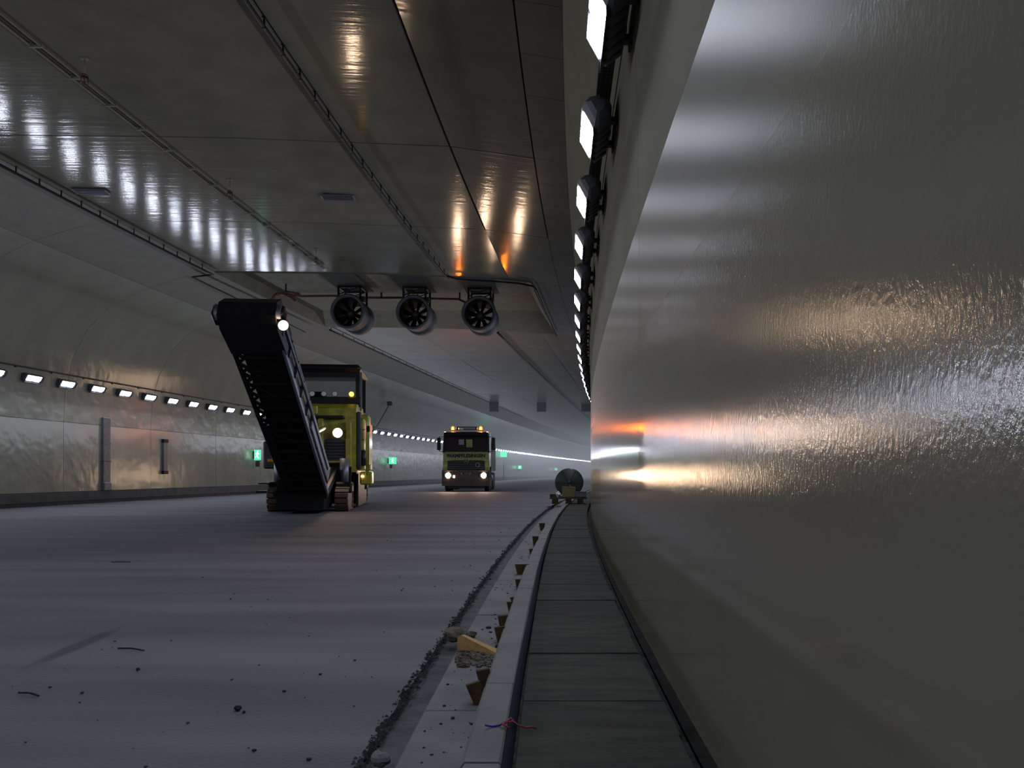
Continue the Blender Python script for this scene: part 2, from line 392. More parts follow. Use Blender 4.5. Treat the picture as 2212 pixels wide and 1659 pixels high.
# ------------------------------------------------------------------ floor, gutter, kerb, walkway
ys = [-8+.35*i for i in range(60)]; y = ys[-1]
while y < YEND: y += max(.35, y*.02); ys.append(y)
us = [-17.95+i*(16.65/70) for i in range(71)]
vs = []; fs = []
for y in ys:
    for u in us:
        X, Y, _ = P(u, y, 0)
        z = .005*noise.noise(Vector((X*.5, Y*1.9, 0)))+.003*noise.noise(Vector((X*2.2, Y*4.5, 3)))
        if u < -17.6 or u > -1.45: z *= .3
        vs.append((X, Y, z-.004))
n = len(us)
for i in range(len(ys)-1):
    for k in range(n-1): fs.append((i*n+k, i*n+k+1, (i+1)*n+k+1, (i+1)*n+k))
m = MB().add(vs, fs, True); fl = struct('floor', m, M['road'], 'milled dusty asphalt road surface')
# sub-base under gutter and walkway
m = MB()
for a, b2 in zip(YS, YS[1:]): m.add([P(-1.32, a, -.045), P(.08, a, -.045), P(.08, b2, -.045), P(-1.32, b2, -.045)], [(0, 1, 2, 3)])
part('grit_bed', m, M['channel'], fl)
# ragged edge of the asphalt with loose grit (uncountable)
m = MB()
for i in range(5000):
    t = R(); y = 1.8+28*t**1.7; u = -1.292+random.gauss(0, .018); s = .003+.008*R()**2*(1+y*.06)
    X, Y, _ = P(u, y, 0); mt = Matrix.Translation((X, Y, -.012+.012*R())) @ Matrix.Rotation(R()*6, 4, 'Z')
    m.add([(-s, -s, 0), (s, -s*.7, 0), (s*.6, s, 0), (-s*.8, s*.7, 0), (0, 0, s*1.1)], [(0, 1, 4), (1, 2, 4), (2, 3, 4), (3, 0, 4)], False, mt)
o = part('asphalt_grit', m, M['dirt']); tag(o, 'dark loose grit along the ragged edge of the asphalt beside the gutter', 'grit', kind='stuff')
# gutter concrete
gt = struct('gutter', MB().add([P(-1.16, 1, -.03), P(-.86, 1, -.03), P(-.86, 30, -.03), P(-1.16, 30, -.03)], [(0, 1, 2, 3)]), M['dirt'], 'narrow concrete gutter strip between road and kerb')
def runblock(u0, u1, y0, y1, z0, z1, bev=.008, jit=.004):
    m = MB(); n = max(1, int((y1-y0)/.6)); jz = (R()-.5)*jit; ys2 = [y0+(y1-y0)*i/n for i in range(n+1)]
    sec = [(u0, z0), (u0, z1-bev), (u0+bev, z1), (u1-bev, z1), (u1, z1-bev), (u1, z0)]; vs = []; fs = []
    for y in ys2:
        for u, z in sec: vs.append(P(u, y, z+jz))
    for i in range(n):
        for k in range(5): fs.append((i*6+k, i*6+k+1, (i+1)*6+k+1, (i+1)*6+k))
    fs += [(5, 4, 3, 2, 1, 0), tuple(n*6+k for k in range(6))]
    return m.add(vs, fs)
y = 1.2
while y < 90:
    L2 = 2.4 if y < 35 else 8
    part('gutter_block', runblock(-1.155, -.885, y, y+L2-.012, -.04, .012), M['strip'], gt); y += L2
kb = struct('kerb', MB().add([P(-.885, 1, .0), P(-.735, 1, .0), P(-.735, 30, .0), P(-.885, 30, .0)], [(0, 1, 2, 3)]), M['dirt'], 'pale kerb along the raised walkway')
y = .66
while y < 90:
    L2 = 1.0 if y < 40 else 5
    m = MB(); n = 2; sec = [(-.90, -.02), (-.885, .095), (-.868, .118), (-.752, .118), (-.742, .108), (-.742, -.02)]; vs = []; jz = (R()-.5)*.004; ju = (R()-.5)*.004
    for i in range(n+1):
        for u, z in sec: vs.append(P(u+ju, y+.004+(L2-.008)*i/n, z+jz))
    fs = [(i*6+k, i*6+k+1, (i+1)*6+k+1, (i+1)*6+k) for i in range(n) for k in range(5)]+[(5, 4, 3, 2, 1, 0), tuple(n*6+k for k in range(6))]
    part('kerb_stone', m.add(vs, fs), M['kerb'], kb); y += L2
wk = struct('walkway', MB().add([P(-.74, 1, -.04), P(.0, 1, -.04), P(.0, 30, -.04), P(-.74, 30, -.04)], [(0, 1, 2, 3)]), M['dirt'], 'raised walkway of concrete slabs at the foot of the right wall')
y = 1.2; i = 0
while y < 90:
    L2 = .45 if y < 32 else 3; gap = (.014, .006, .010, .005)[i % 4]
    part('slab', runblock(-.700, -.075-.016*R(), y, y+L2-gap, -.04, .100, .005, .006), M['slab'], wk); y += L2; i += 1

# ------------------------------------------------------------------ wall floodlights
def light_proto():
    """local: x points into the tunnel, y along it, origin on the wall line, z 0 at lamp centre height"""
    root = thing('led_floodlight', '', 'floodlight')
    # face plane tilted: centre at x=.30, runs (.095,-.13) from the wall side ... mirrored sign: inward is +x
    A = Vector((.280, 0, .085)); B = Vector((.198, 0, -.065))
    nrm = Vector((.150, 0, -.082)).normalized()
    yl = .36
    h = MB()
    sec = [(.290, .105), (.187, -.083), (.15, -.10), (.045, -.02), (.04, .10), (.14, .17), (.24, .15)]
    ends = [(-yl-.03, .75), (-yl+.02, 1), (yl-.02, 1), (yl+.10, .8), (yl+.15, .45)]
    cxm = sum(p[0] for p in sec)/7; czm = sum(p[1] for p in sec)/7; vs = []; fs = []
    for yy, sc in ends:
        for x, z in sec: vs.append((cxm+(x-cxm)*sc, yy, czm+(z-czm)*sc))
    for i in range(len(ends)-1):
        for k in range(7): fs.append((i*7+k, i*7+(k+1) % 7, (i+1)*7+(k+1) % 7, (i+1)*7+k))
    fs += [tuple(range(7))[::-1], tuple(28+k for k in range(7))]
    h.add(vs, fs); part('housing', h, M['housing'], root)
    for s in (-1, 1):
        e = MB(); y0, y1 = sorted((s*.016, s*.29)); o2 = nrm*.008
        cut = .05
        pts = [A+o2+Vector((0, y0+(cut if s > 0 else 0), 0)), A+o2+Vector((0, y1, 0)), A.lerp(B, .6)+o2+Vector((0, y1, 0)), B+o2+Vector((0, y1-cut, 0)), B+o2+Vector((0, y0, 0)), A.lerp(B, .3)+o2+Vector((0, y0, 0))]
        e.add(pts, [(0, 1, 2, 3, 4, 5)]); part('lens', e, M['led'], root)
    part('visor', MB().bar((.190, -yl, -.105), (.190, yl, -.105), .008, .06), M['dark'], root)  # baffle added to keep the lens light off the wall
    for k in range(5):
        f = MB(); yy = -.27+k*.13
        f.prism([(.175, -.115), (.055, -.045), (.055, -.01), (.175, -.08)], yy-.022, yy+.022, 'y')
        part('cooling_fin', f, M['dark'], root)
    for yy in (-.2, .27):
        a = MB(); a.box(-.01, .12, yy-.03, yy+.03, -.01, .035); a.box(-.012, .004, yy-.05, yy+.05, -.05, .07)
        part('bracket', a, M['dark'], root)
    c2 = MB().tube([(.10, -.30, .06), (.06, -.36, .02), (.03, -.42, .08), (.05, -.46, .2)], .008, 6); part('cable', c2, M['rust'], root)
    return root
proto = light_proto()
def simple(root):
    r = root.copy(); COL.objects.link(r)
    for ch in root.children:
        if ch.name.startswith(('housing', 'lens', 'visor')): q = ch.copy(); COL.objects.link(q); q.parent = r
    return r
GR, GL = 'LED floodlights along the right wall', 'LED floodlights along the left wall'
k = 0; y = 5.17-1.71*11; used = False
while y < 150:
    full = -2 < y < 30; num = round((y-5.17)/1.71)
    r = dup(proto) if full else simple(proto)
    r.location = P(-.045, y, 4.04); r.rotation_euler = (0, 0, math.pi+yaw(y)); r['group'] = GR
    r.scale = (1, 1, 1)
    if 0 <= num < 12: r['label'] = 'boxy LED floodlight on right wall, '+('largest, cut by the top edge' if num == 0 else ORD[num]+' from the top of the photo')
    elif num < 0: r['label'] = 'LED floodlight on right wall beside or behind the camera'
    else: r['label'] = 'small distant LED floodlight past the twelfth on right wall'
    y += 1.71
y = 24.9-1.57*24; NB0 = None
# mirrored meshes for the left side: build by rotating (fixture is symmetric enough)
while y < 232:
    full = 20 < y < 45; num = round((y-24.9)/1.57)
    r = dup(proto) if full else simple(proto)
    r.location = P(-17.88, y, 4.04); r.rotation_euler = (0, 0, yaw(y)); r['group'] = GL
    X = 1106+F*(c(y)-17.6)/y if y > 1 else -1
    if X > 803 and NB0 is None: NB0 = num
    if 0 <= num < 10: r['label'] = 'glowing LED floodlight on left wall, '+ORD[num+1]+' from the left edge'
    elif num == -1: r['label'] = 'glowing LED floodlight on left wall, first from the left edge and cut by it'
    elif num < -1: r['label'] = 'LED floodlight on left wall left of the frame'
    elif 805 < X < 943 and num-NB0 < 12: r['label'] = 'LED floodlight on left wall, '+ORD[num-NB0]+' right of the milling machine'
    elif X < 1000: r['label'] = 'LED floodlight on left wall in the row between milling machine and truck'
    else: r['label'] = 'tiny distant LED floodlight on left wall beyond the truck'
    y += 1.57
for ch in list(proto.children): bpy.data.objects.remove(ch)
bpy.data.objects.remove(proto)
# cable trays behind the lights
def tray(sgn, u, z, y0, y1, label):
    t = MB(); w = .12
    yy = [y0+(y1-y0)*i/80 for i in range(81)]; vs = []; fs = []
    sec = [(-w/2, .04), (-w/2, 0), (w/2, 0), (w/2, .04)]
    for y in yy:
        for a, b2 in sec: vs.append(P(u+a, y, z+b2))
    for i in range(80):
        for k in range(3): fs.append((i*4+k, i*4+k+1, (i+1)*4+k+1, (i+1)*4+k))
    root = part('cable_tray', t.add(vs, fs), M['dark']); tag(root, label, 'cable tray')
    bm = MB(); bm.box(-.02, .03, -.03, .03, -.03, .01); bm.box(0, sgn*(.14), -.03, .03, -.03, .0) if sgn > 0 else bm.box(sgn*.14, 0, -.03, .03, -.03, .0)
    me = bm.mesh('tray_bracket', M['black']); y = max(y0, 2) + .2
    while y < min(y1, 60): link('tray_bracket', me, root, P(u, y, z)); y += 1.71 if sgn > 0 else 1.57
    return root
t = tray(1, -.15, 4.275, -12, 150, 'dark perforated cable tray running behind the right wall floodlights')
ho = MB(); y = 5.7
while y < 14:
    for du in (-.035, .01, .04): X, Y, Z = P(-.15+du, y, 4.272); ho.box(X-.006, X+.006, Y-.012, Y+.012, Z-.003, Z)
    y += .05
o = part('tray_slots', ho, M['steel'], t); o['kind'] = 'stuff'
tray(-1, -17.72, 4.36, 0, 230, 'dark cable tray running above the left wall floodlights')

# ------------------------------------------------------------------ ceiling cables, rails, sensors, plates
def cable(name, label, u, y0, y1, r, hang, dz=.10, step=.75, mirror=1):
    root = part(name, MB().tube([P(u, y0+(y1-y0)*i/40, ceilz(u)-dz) for i in range(41)], r, 6), M['black']); tag(root, label, 'cable')
    hm = MB(); hm.box(-.012, .012, -.012, .012, -.02, dz+.01); hm.box(-.03, .03, -.02, .02, dz-.01, dz+.01); hm.box(-.03, .03, -.015, .015, -.03, -.015)
    me = hm.mesh('hanger', M['black']); y = y0+.2
    while y < y1: link('hanger', me, root, P(u, y, ceilz(u)-dz)); y += step
    return root
C1 = cable('ceiling_cable', 'black cable on short hangers crossing the ceiling toward the right end of the fan recess', -4.85, 6, 26.3, .030, 1, .14)
pts = [P(-4.85, 26.0, 7.6), P(-4.6, 26.4, 7.58), P(-4.2, 26.55, 7.58), P(-3.4, 26.6, 7.55), P(-2.5, 26.6, 7.48), P(-2.05, 26.75, 7.42), P(-1.98, 27.2, 7.40), P(-1.98, 29, 7.40), P(-2.0, 32, 7.40), P(-2.05, 36.5, 7.41)]
part('edge_cable', MB().tube(pts, .032, 6), M['black'], C1)
cable('ceiling_cable', 'black cable on hangers along the left edge of the ceiling', -12.75, 6, 26.4, .036, 1, .16)
o = cable('ceiling_cable', 'black cable continuing along the left ceiling edge beyond the fan recess', -12.7, 36.8, 95, .03, 1, .12, 1.5)
o = cable('ceiling_cable', 'dark cable continuing across the ceiling beyond the fan recess', -4.85, 36.9, 110, .045, 1, .08, 3)
part('drop_cable', MB().tube([P(-12.75, 26.3, 7.7), P(-13.4, 26.3, 7.62), P(-13.4, 28.5, 7.6), P(-13.5, 36, 7.5)], .03, 6), M['black'], o)
for du in (0, .16):
    rl = MB().tube([P(-8.9+du, 6+2*i, ceilz(-8.9)-.03) for i in range(11)], .014, 5)
    if du == 0: rr = part('ceiling_conduit', rl, M['haunch']); tag(rr, 'thin twin conduit running along the ceiling between the left cable and the sensors', 'conduit')
    else: part('conduit', rl, M['haunch'], rr)
cm = MB(); cm.box(-.03, .19, -.02, .02, -.02, .04); me = cm.mesh('clip', M['haunch'])
y = 6.4
while y < 26: link('clip', me, rr, P(-8.9, y, ceilz(-8.9)-.03), (0, 0, 0)); y += 1.0
def sensor(i, u, y, label):
    r = thing('hanging_sensor', label, 'sensor', P(u, y, ceilz(u)), 0, 'hanging sensors on the ceiling')
    part('rod', MB().tube([(0, 0, 0), (0, 0, -.26)], .012, 6), M['haunch'], r)
    part('plate', MB().box(-.06, .06, -.04, .04, -.015, .0), M['haunch'], r)
    g = MB(); g.lathe([(.05, -.02), (.07, 0), (.02, .03), (0, .04)], 12, Matrix.Translation((0, 0, -.28)) @ Matrix.Rotation(math.pi/2, 4, 'X')); part('cap', g, M['rust'], r)
    cg = MB()
    for k in range(6): t = k*math.pi/3; cg.tube([(.055*math.cos(t), .055*math.sin(t), -.30), (.06*math.cos(t), .06*math.sin(t), -.40)], .007, 5)
    cg.tube([(.06*math.cos(k*.6283), .06*math.sin(k*.6283), -.40) for k in range(11)], .009, 5); part('cage', cg, M['rust'], r)
    part('bulb', MB().tube([(0, 0, -.30), (0, 0, -.37)], .03, 8), M['lcd'], r)
for i, (y, t) in enumerate(((12.8, 'nearest and highest'), (18.1, 'middle'), (23.7, 'farthest and smallest'))):
    sensor(i, -8.3, y, t+' of the three reddish caged sensors hanging from the ceiling')
def plate(u, y, label):
    r = thing('cover_plate', label, 'cover', P(u, y, ceilz(u)), yaw(y)+.15)
    part('plate', MB().box(-.40, .40, -.16, .16, -.05, -.01, bev=.01), M['lcd'], r)
    for k in range(4): part('louvre', MB().box(-.36, .36, -.13+k*.075, -.095+k*.075, -.062, -.05), M['screen'], r)
plate(-6.1, 19.0, 'flat grey louvred plate on the ceiling left of the long cable'); plate(-12.0, 18.9, 'flat grey louvred plate near the left edge of the ceiling')
# jet fans
def jetfan():
    r = thing('jet_fan', '', 'fan', group='jet fans under the ceiling recess')
    Ro = .62
    part('casing', MB().lathe([(Ro-.10, .30), (Ro-.09, .06), (Ro-.03, -.02), (Ro+.03, .0), (Ro+.02, .08), (Ro-.03, .14), (Ro-.03, .86), (Ro-.07, .90), (Ro-.07, 1.02), (Ro+.0, 1.06), (Ro+.0, 1.62), (Ro-.06, 1.70), (Ro-.10, 1.62), (Ro-.10, .30)], 40), M['fancase'], r, 'dull steel casing')
    part('inner_sleeve', MB().lathe([(Ro-.105, .05), (Ro-.12, .4), (Ro-.12, 1.6)], 32), M['belt'], r)
    part('hub', MB().lathe([(0, .34), (.08, .36), (.16, .45), (.17, .6), (.17, 1.2), (0, 1.25)], 20), M['dark'], r)
    for k in range(8):
        t = 2*math.pi*k/8+.3; mt = Matrix.Rotation(t, 4, 'Y') @ Matrix.Translation((.15, .62, 0))
        part('blade', MB().add([(0, -.06, -.05), (.34, -.03, -.10), (.34, .05, .09), (0, .07, .05), (0, -.05, -.035), (.34, -.02, -.085), (.34, .06, .105), (0, .08, .065)], [(0, 1, 2, 3), (7, 6, 5, 4), (0, 4, 5, 1), (2, 6, 7, 3), (1, 5, 6, 2), (0, 3, 7, 4)], False, mt), M['belt'], r)
    for k in range(4):
        t = math.pi/2*k+.6; part('guide_vane', MB().bar((.16*math.cos(t), .95, .16*math.sin(t)), (.51*math.cos(t), .95, .51*math.sin(t)), .02, .2, (0, 1, 0)), M['dark'], r)
    for yy in (.3, 1.2):
        f = MB()
        f.bar((-.42, yy, .40), (-.42, yy, 1.02), .07); f.bar((.42, yy, .40), (.42, yy, 1.02), .07); f.bar((-.45, yy, .98), (.45, yy, .98), .07, .08)
        f.bar((-.42, yy, .70), (.42, yy, .98), .035); part('hanger_frame', f, M['black'], r)
    f = MB(); f.bar((-.42, .3, .98), (-.42, 1.2, .98), .07); f.bar((.42, .3, .98), (.42, 1.2, .98), .07); part('rail', f, M['black'], r)
    part('mount_pad', MB().box(-.62, .62, -2.1, 1.5, 1.04, 1.08), M['joint'], r, 'dark rectangular mounting plate')
    part('junction_box', MB().box(.30, .50, .5, .8, .50, .66, bev=.01), M['dark'], r)
    return r
jf = jetfan()
for k, (px, t) in enumerate(((750, 'left'), (892, 'middle'), (1034, 'right'))):
    p = at(px, 672+k*2, 29.3); q = jf if k == 0 else dup(jf)
    q.location = p; q.rotation_euler = (0, 0, yaw(29)*.6)
    q['label'] = {'left': 'left one of the three round jet fans in the ceiling recess', 'middle': 'middle one of the three round jet fans in the ceiling recess', 'right': 'right one of the three round jet fans, lit orange on its mounting'}[t]
a0 = at(600, 632, 31.2); r = part('supply_pipe', MB().tube([at(x, yy, 31.4) for x, yy in ((610, 634), (650, 640), (720, 639), (790, 643), (860, 643), (930, 645), (990, 646), (1015, 658))], .045, 8), M['rust']); tag(r, 'dark sagging supply pipe running between the three jet fans', 'pipe')
for x, yy in ((643, 638), (748, 640), (824, 642), (902, 644), (993, 646)): part('clamp', MB().bar(at(x, yy, 31.4), Vector(at(x, yy, 31.4))+Vector((0, 0, T-at(x, yy, 31.4)[2])), .06), M['black'], r)
r = thing('pipe_bracket', 'reddish brown angled bracket with pipes hanging left of the fans above the boom', 'bracket', at(612, 640, 30))
b0 = Vector(at(612, 640, 30))
f = MB()
for a, b2 in (((583, 650), (598, 634)), ((598, 634), (640, 640)), ((590, 640), (620, 630)), ((620, 630), (648, 636)), ((615, 636), (640, 650))): f.tube([Vector(at(*a, 30))-b0, Vector(at(*b2, 30))-b0], .05, 7)
part('pipes', f, M['rust'], r); part('rod', MB().bar((.1, 0, 0), (.1, 0, T-b0.z), .05), M['black'], r)
# lane signal boxes far down the tunnel
for px, lab in ((1067, 'left'), (1170, 'middle'), (1266, 'right, half hidden')):
    y = 76; p = Vector(at(px, 878, y)); r = thing('lane_signal', lab+' one of the dark square lane signal boxes hanging far down the tunnel', 'traffic signal', p, 0, 'lane signal boxes')
    part('case', MB().box(-.45, .45, 0, .35, -.5, .5, bev=.04), M['screen'], r); part('hood', MB().box(-.47, .47, -.12, 0, .46, .52), M['dark'], r); part('rod', MB().box(-.04, .04, .1, .18, .5, 1.4), M['dark'], r)

# ------------------------------------------------------------------ left wall fittings
def wy(px, u=-17.85):
    lo, hi = 3., 230.
    for _ in range(60):
        md = (lo+hi)/2
        if 1106+F*(c(md)+u)/md < px: lo = md
        else: hi = md
    return lo
y = wy(229); r = thing('cable_duct', 'tall bare metal cable duct fixed upright on the left wall', 'duct', P(-17.88, y, .43), yaw(y))
part('channel', MB().box(-.02, .08, -.20, .20, 0, 2.66, bev=.012), M['steel'], r); part('strap', MB().box(-.02, .10, -.22, .22, 1.70, 1.74), M['steel'], r); part('strap', MB().box(-.02, .10, -.22, .22, 1.05, 1.08), M['dark'], r)
part('foot_cover', MB().box(-.02, .12, -.21, .21, .0, .30, bev=.02), M['steel'], r)
y = wy(356); r = thing('cable_duct', 'short narrow metal duct with dark ends on the left wall', 'duct', P(-17.88, y, 1.02), yaw(y))
part('channel', MB().box(-.02, .08, -.14, .14, 0.1, 1.32, bev=.012), M['steel'], r)
for z in (0, 1.3): part('end_cap', MB().box(-.02, .10, -.16, .16, z, z+.14), M['black'], r)
def exit_sign(px, zc, lab, w=.34, h=.52, face=True, box=True, uu=-17.85):
    y = wy(px, uu+.2) if px is not None else 43
    r = thing('exit_sign', lab, 'sign', P(uu, y, zc), yaw(y), 'green escape route signs')
    sg = 1 if uu < -5 else -1
    x0, x1 = sorted((sg*.03, sg*(.03+w)))
    part('case', MB().box(x0, x1, -.04, .04, -h/2, h/2, bev=.01), M['exit'], r)
    s = MB(); cx = (x0+x1)/2
    for yy in (-.046, .041):
        s.box(cx-.02, cx+.06, yy, yy+.005, .13, .20); s.bar((cx+.02, yy, .12), (cx-.02, yy, -.03), .06, .005, (0, 1, 0)); s.bar((cx-.02, yy, -.03), (cx+.08, yy, -.17), .035, .005, (0, 1, 0)); s.bar((cx-.02, yy, -.03), (cx-.10, yy, -.14), .035, .005, (0, 1, 0)); s.bar((cx+.02, yy, .09), (cx+.11, yy, .02), .03, .005, (0, 1, 0)); s.bar((cx+.02, yy, .09), (cx-.08, yy, .06), .03, .005, (0, 1, 0))
    part('running_figure', s, M['exitw'], r, 'white running figure')
    if box: part('battery_box', MB().box(sg*.1 if sg > 0 else -.3, .3 if sg > 0 else -.1, -.05, .05, -h/2-.34, -h/2-.05, bev=.01), M['dark'], r)
    part('bracket', MB().box(min(-sg*.04, sg*.06), max(-sg*.04, sg*.06), -.02, .02, -.2, .2), M['dark'], r)
exit_sign(557, 1.98, 'bright green exit sign on the left wall just left of the milling machine')
exit_sign(845, 2.0, 'green exit sign on the left wall between machine and truck', .6)
exit_sign(1121, 1.85, 'small green exit sign on the left wall right of the truck', .6)
exit_sign(1199, 1.7, 'tiny farthest green exit sign above the dark drum', .7, .5)
exit_sign(None, 1.0, 'green exit sign on the right wall hidden by the bend', .34, .52, uu=-.0)
r = thing('road_sign', 'green sign on a tall post on the left wall right of the truck', 'sign', P(-17.4, wy(1088, -17.4), 0), yaw(100))
part('sign_board', MB().box(-.45, .45, -.05, .05, 3.15, 3.95, bev=.03), M['exit'], r); part('post', MB().tube([(0, .08, 0), (0, .08, 3.3)], .06, 8), M['steel'], r)
a = Vector(at(842, 872, 57.2)); b2 = Vector(at(812, 925, 57.8))
r = thing('camera_arm', 'thin slanted arm with a small camera box on the left wall above the lights', 'camera', b2)
d = a-b2; part('arm', MB().bar((0, 0, 0), d, .07), M['lcd'], r); part('camera_box', MB().box(d.x-.18, d.x+.18, d.y-.2, d.y+.2, d.z-.15, d.z+.15, bev=.03), M['dark'], r); part('foot', MB().box(-.35, .12, -.1, .1, -.12, .12), M["lcd"], r)

# ------------------------------------------------------------------ milling machine
MY = .10; mroot = thing('milling_machine', 'yellow green road milling machine with a long black conveyor boom raised toward the camera', 'road machine', (-5.72, 22.0, 0), MY)
MI = (Matrix.Translation((-5.72, 22.0, 0)) @ Matrix.Rotation(MY, 4, 'Z')).inverted()
def mp(name, mb, m, parent=None, label=None): return part(name, mb, m, parent or mroot, label)
# tracks
def track(x, y0, L2, w, h, lit):
    n = 22; pads = []; pth = []
    rr = h/2; per = 2*(L2-h)+2*math.pi*rr
    tk = MB()
    poly = []
    for k in range(8): t = math.pi/2+math.pi*k/7; poly.append((y0+rr+math.cos(t)*rr*.86, rr+math.sin(t)*rr*.86))
    for k in range(8): t = -math.pi/2+math.pi*k/7; poly.append((y0+L2-rr+math.cos(t)*rr*.86, rr+math.sin(t)*rr*.86))
    tk.prism(poly, x-w/2+.03, x+w/2-.03, 'x'); f = mp('track_frame', tk, M['black'])
    pm = MB().box(-w/2, w/2, -.065, .065, -.03, .02, bev=.01); me = pm.mesh('track_pad', M['grouser'])
    n = int(per/.16)
    for k in range(n):
        s = per*k/n
        if s < L2-h: y, z, t = y0+rr+s, 0, math.pi
        elif s < L2-h+math.pi*rr: a = (s-(L2-h))/rr; y, z, t = y0+L2-rr+rr*math.sin(a), rr-rr*math.cos(a), math.pi+a
        elif s < 2*(L2-h)+math.pi*rr: y, z, t = y0+L2-rr-(s-(L2-h)-math.pi*rr), h, 0
        else: a = (s-2*(L2-h)-math.pi*rr)/rr; y, z, t = y0+rr-rr*math.sin(a), rr+rr*math.cos(a), a
        o = link('track_pad', me, f); o.location = (x, y, max(z-.0, .032)*.97+.0); o.rotation_euler = (t, 0, 0)
for x in (-.93, .93):
    track(x, 0, 1.5, .38, .68, True); track(x, 5.2, 1.5, .38, .68, False)
    for yy in (.75, 5.95): mp('lift_column', MB().tube([(x, yy, .6), (x, yy, 1.5)], .13, 14), M['steel']); mp('fork', MB().box(x-.25, x+.25, yy-.28, yy+.28, .5, .82, bev=.05), M['black'])
mp('front_step', MB().box(-1.42, -1.05, .1, .5, .52, .58).box(-1.36, -1.08, .1, .5, .76, .8), M['black'])
mp('chassis', MB().prism([(1.0, .85), (1.0, 1.25), (6.6, 1.25), (6.9, 1.0), (6.9, .75), (4.4, .75), (4.1, .3), (2.6, .3), (2.3, .75)], -1.0, 1.0), M['black'])
mp('milling_drum_housing', MB().box(-1.12, 1.12, 2.4, 4.2, .12, 1.25, bev=.06), M['black'])
mp('side_plate', MB().box(1.12, 1.2, 2.2, 4.4, .06, 1.05), M['black']); mp('side_plate', MB().box(-1.2, -1.12, 2.2, 4.4, .06, 1.05), M['dark'])
mp('chute', MB().prism([(-1.3, .12), (-.2, .1), (1.4, .3), (1.4, 1.2), (.2, 1.25), (-1.0, .9)], -.62, .62), M['belt'])
for s in (-1, 1): mp('chute_arm', MB().bar((s*.66, -1.2, .5), (s*.66, 1.2, 1.15), .08, .2), M['black'])
# body
mp('body', MB().prism([(1.3, 1.1), (1.3, 3.0), (1.6, 3.15), (3.6, 3.15), (3.9, 2.9), (6.6, 2.7), (7.0, 2.3), (7.0, 1.1)], -1.15, 1.22), M['yellow'], label='yellow green engine body')
mp('front_panel', MB().box(.14, .30, 1.02, 1.3, 1.02, 2.72, bev=.03), M['yellow']); mp('front_panel', MB().box(-.25, .13, 1.14, 1.3, 1.05, 2.75, bev=.02), M['yellow'])
mp('front_panel', MB().box(.93, 1.10, 1.05, 1.3, 1.25, 2.6, bev=.02), M['yellow'])
mp('cross_bar', MB().box(.3, .93, 1.05, 1.12, 1.38, 1.44), M['yellow'])
poly = [(.33, 1.45), (.90, 1.45), (.90, 1.95), (.83, 2.05), (.70, 2.10), (.40, 2.10), (.33, 2.05)]
mp('radiator_grille', MB().prism(poly, 1.18, 1.32, 'y'), M['dark'])
for k in range(6): mp('grille_slat', MB().box(.36, .88, 1.155, 1.18, 1.50+k*.09, 1.53+k*.09), M['black'])
mp('lower_panel', MB().box(.15, 1.08, 1.1, 1.35, .55, 1.36, bev=.03), M['belt'])
mp('upper_step', MB().box(-.3, .9, .95, 1.35, 2.68, 2.76, bev=.02), M['black'])
mp('hatch', MB().box(-.22, .12, 1.05, 1.2, 2.80, 3.05, bev=.02), M['yellow'])
# right flank: boxes, ladder, rails
for y0, z0, z1, w in ((1.5, 1.15, 2.75, .22), (2.5, 1.3, 2.9, .28), (3.6, 1.15, 2.7, .24)): mp('side_box', MB().box(1.22, 1.22+w, y0, y0+.8, z0, z1, bev=.04), M['yellow'])
mp('tool_box', MB().box(1.30, 1.66, 1.6, 2.3, .72, 1.12, bev=.04), M['yellow'])
mp('hydraulic_tank', MB().box(1.22, 1.36, 1.32, 1.5, 1.2, 2.9, bev=.03), M['dark'])
for yy in (1.36, 1.9): mp('handrail', MB().tube([(1.52, yy, 1.0), (1.54, yy, 2.55), (1.50, yy, 2.70), (1.3, yy, 2.74)], .025, 8), M['yellow'])
for z in (1.2, 1.5, 1.8, 2.1, 2.4): mp('ladder_rung', MB().tube([(1.52, 1.36, z), (1.52, 1.9, z)], .02, 6), M['dark'])
mp('mirror', MB().box(1.52, 1.62, 1.30, 1.34, 2.3, 2.48, bev=.01), M['black'])
mp('fire_bottle', MB().tube([(1.42, 1.5, 1.3), (1.42, 1.5, 1.75)], .07, 10), M['dark'])
mp('reflector', MB().box(1.34, 1.42, 1.56, 1.6, .95, 1.0), M['marker'])  # small self-glowing box, stands in for a warm glint on the tool box
mp('side_box', MB().box(-1.42, -1.15, 1.0, 1.9, 1.2, 2.0, bev=.04), M['dark']); mp('reflector', MB().box(-1.28, -1.10, .95, .99, 1.40, 1.48), M['amber'], label='amber reflector')
mp('side_mirror_stalk', MB().tube([(-1.25, 1.0, 1.9), (-1.30, .95, 2.2)], .015, 6), M['black'])
# canopy
cz0, cz1 = 3.16, 4.47; cy = 2.3
cp = mp('canopy_roof', MB().box(-1.32, 1.30, cy-.35, cy+2.4, 4.17, 4.40, bev=.10), M['black'], label='black canopy roof')
for x in (-1.2, 1.14):
    for yy in (cy-.1, cy+2.1): mp('canopy_post', MB().box(x-.02, x+.10, yy-.05, yy+.05, 3.1, 4.2), M['black'])
mp('canopy_post', MB().box(1.24, 1.30, cy-.02, cy+.06, 3.0, 4.2), M['steel'])
mp('sill', MB().box(-1.25, 1.28, cy-.16, cy-.02, 3.12, 3.42, bev=.02), M['black'])
mp('windscreen', MB().box(-1.16, 1.12, cy-.08, cy-.07, 3.42, 4.18), M['glass'], label='clear grey windscreen')
mp('header', MB().box(-1.2, 1.2, cy-.14, cy-.04, 4.02, 4.2), M['black'])
mp('indicator', MB().lathe([(0, -.02), (.06, 0), (.075, .05), (.07, .12)], 12, Matrix.Translation((1.00, cy-.25, 3.50))), M['indicator'], label='glowing amber indicator')
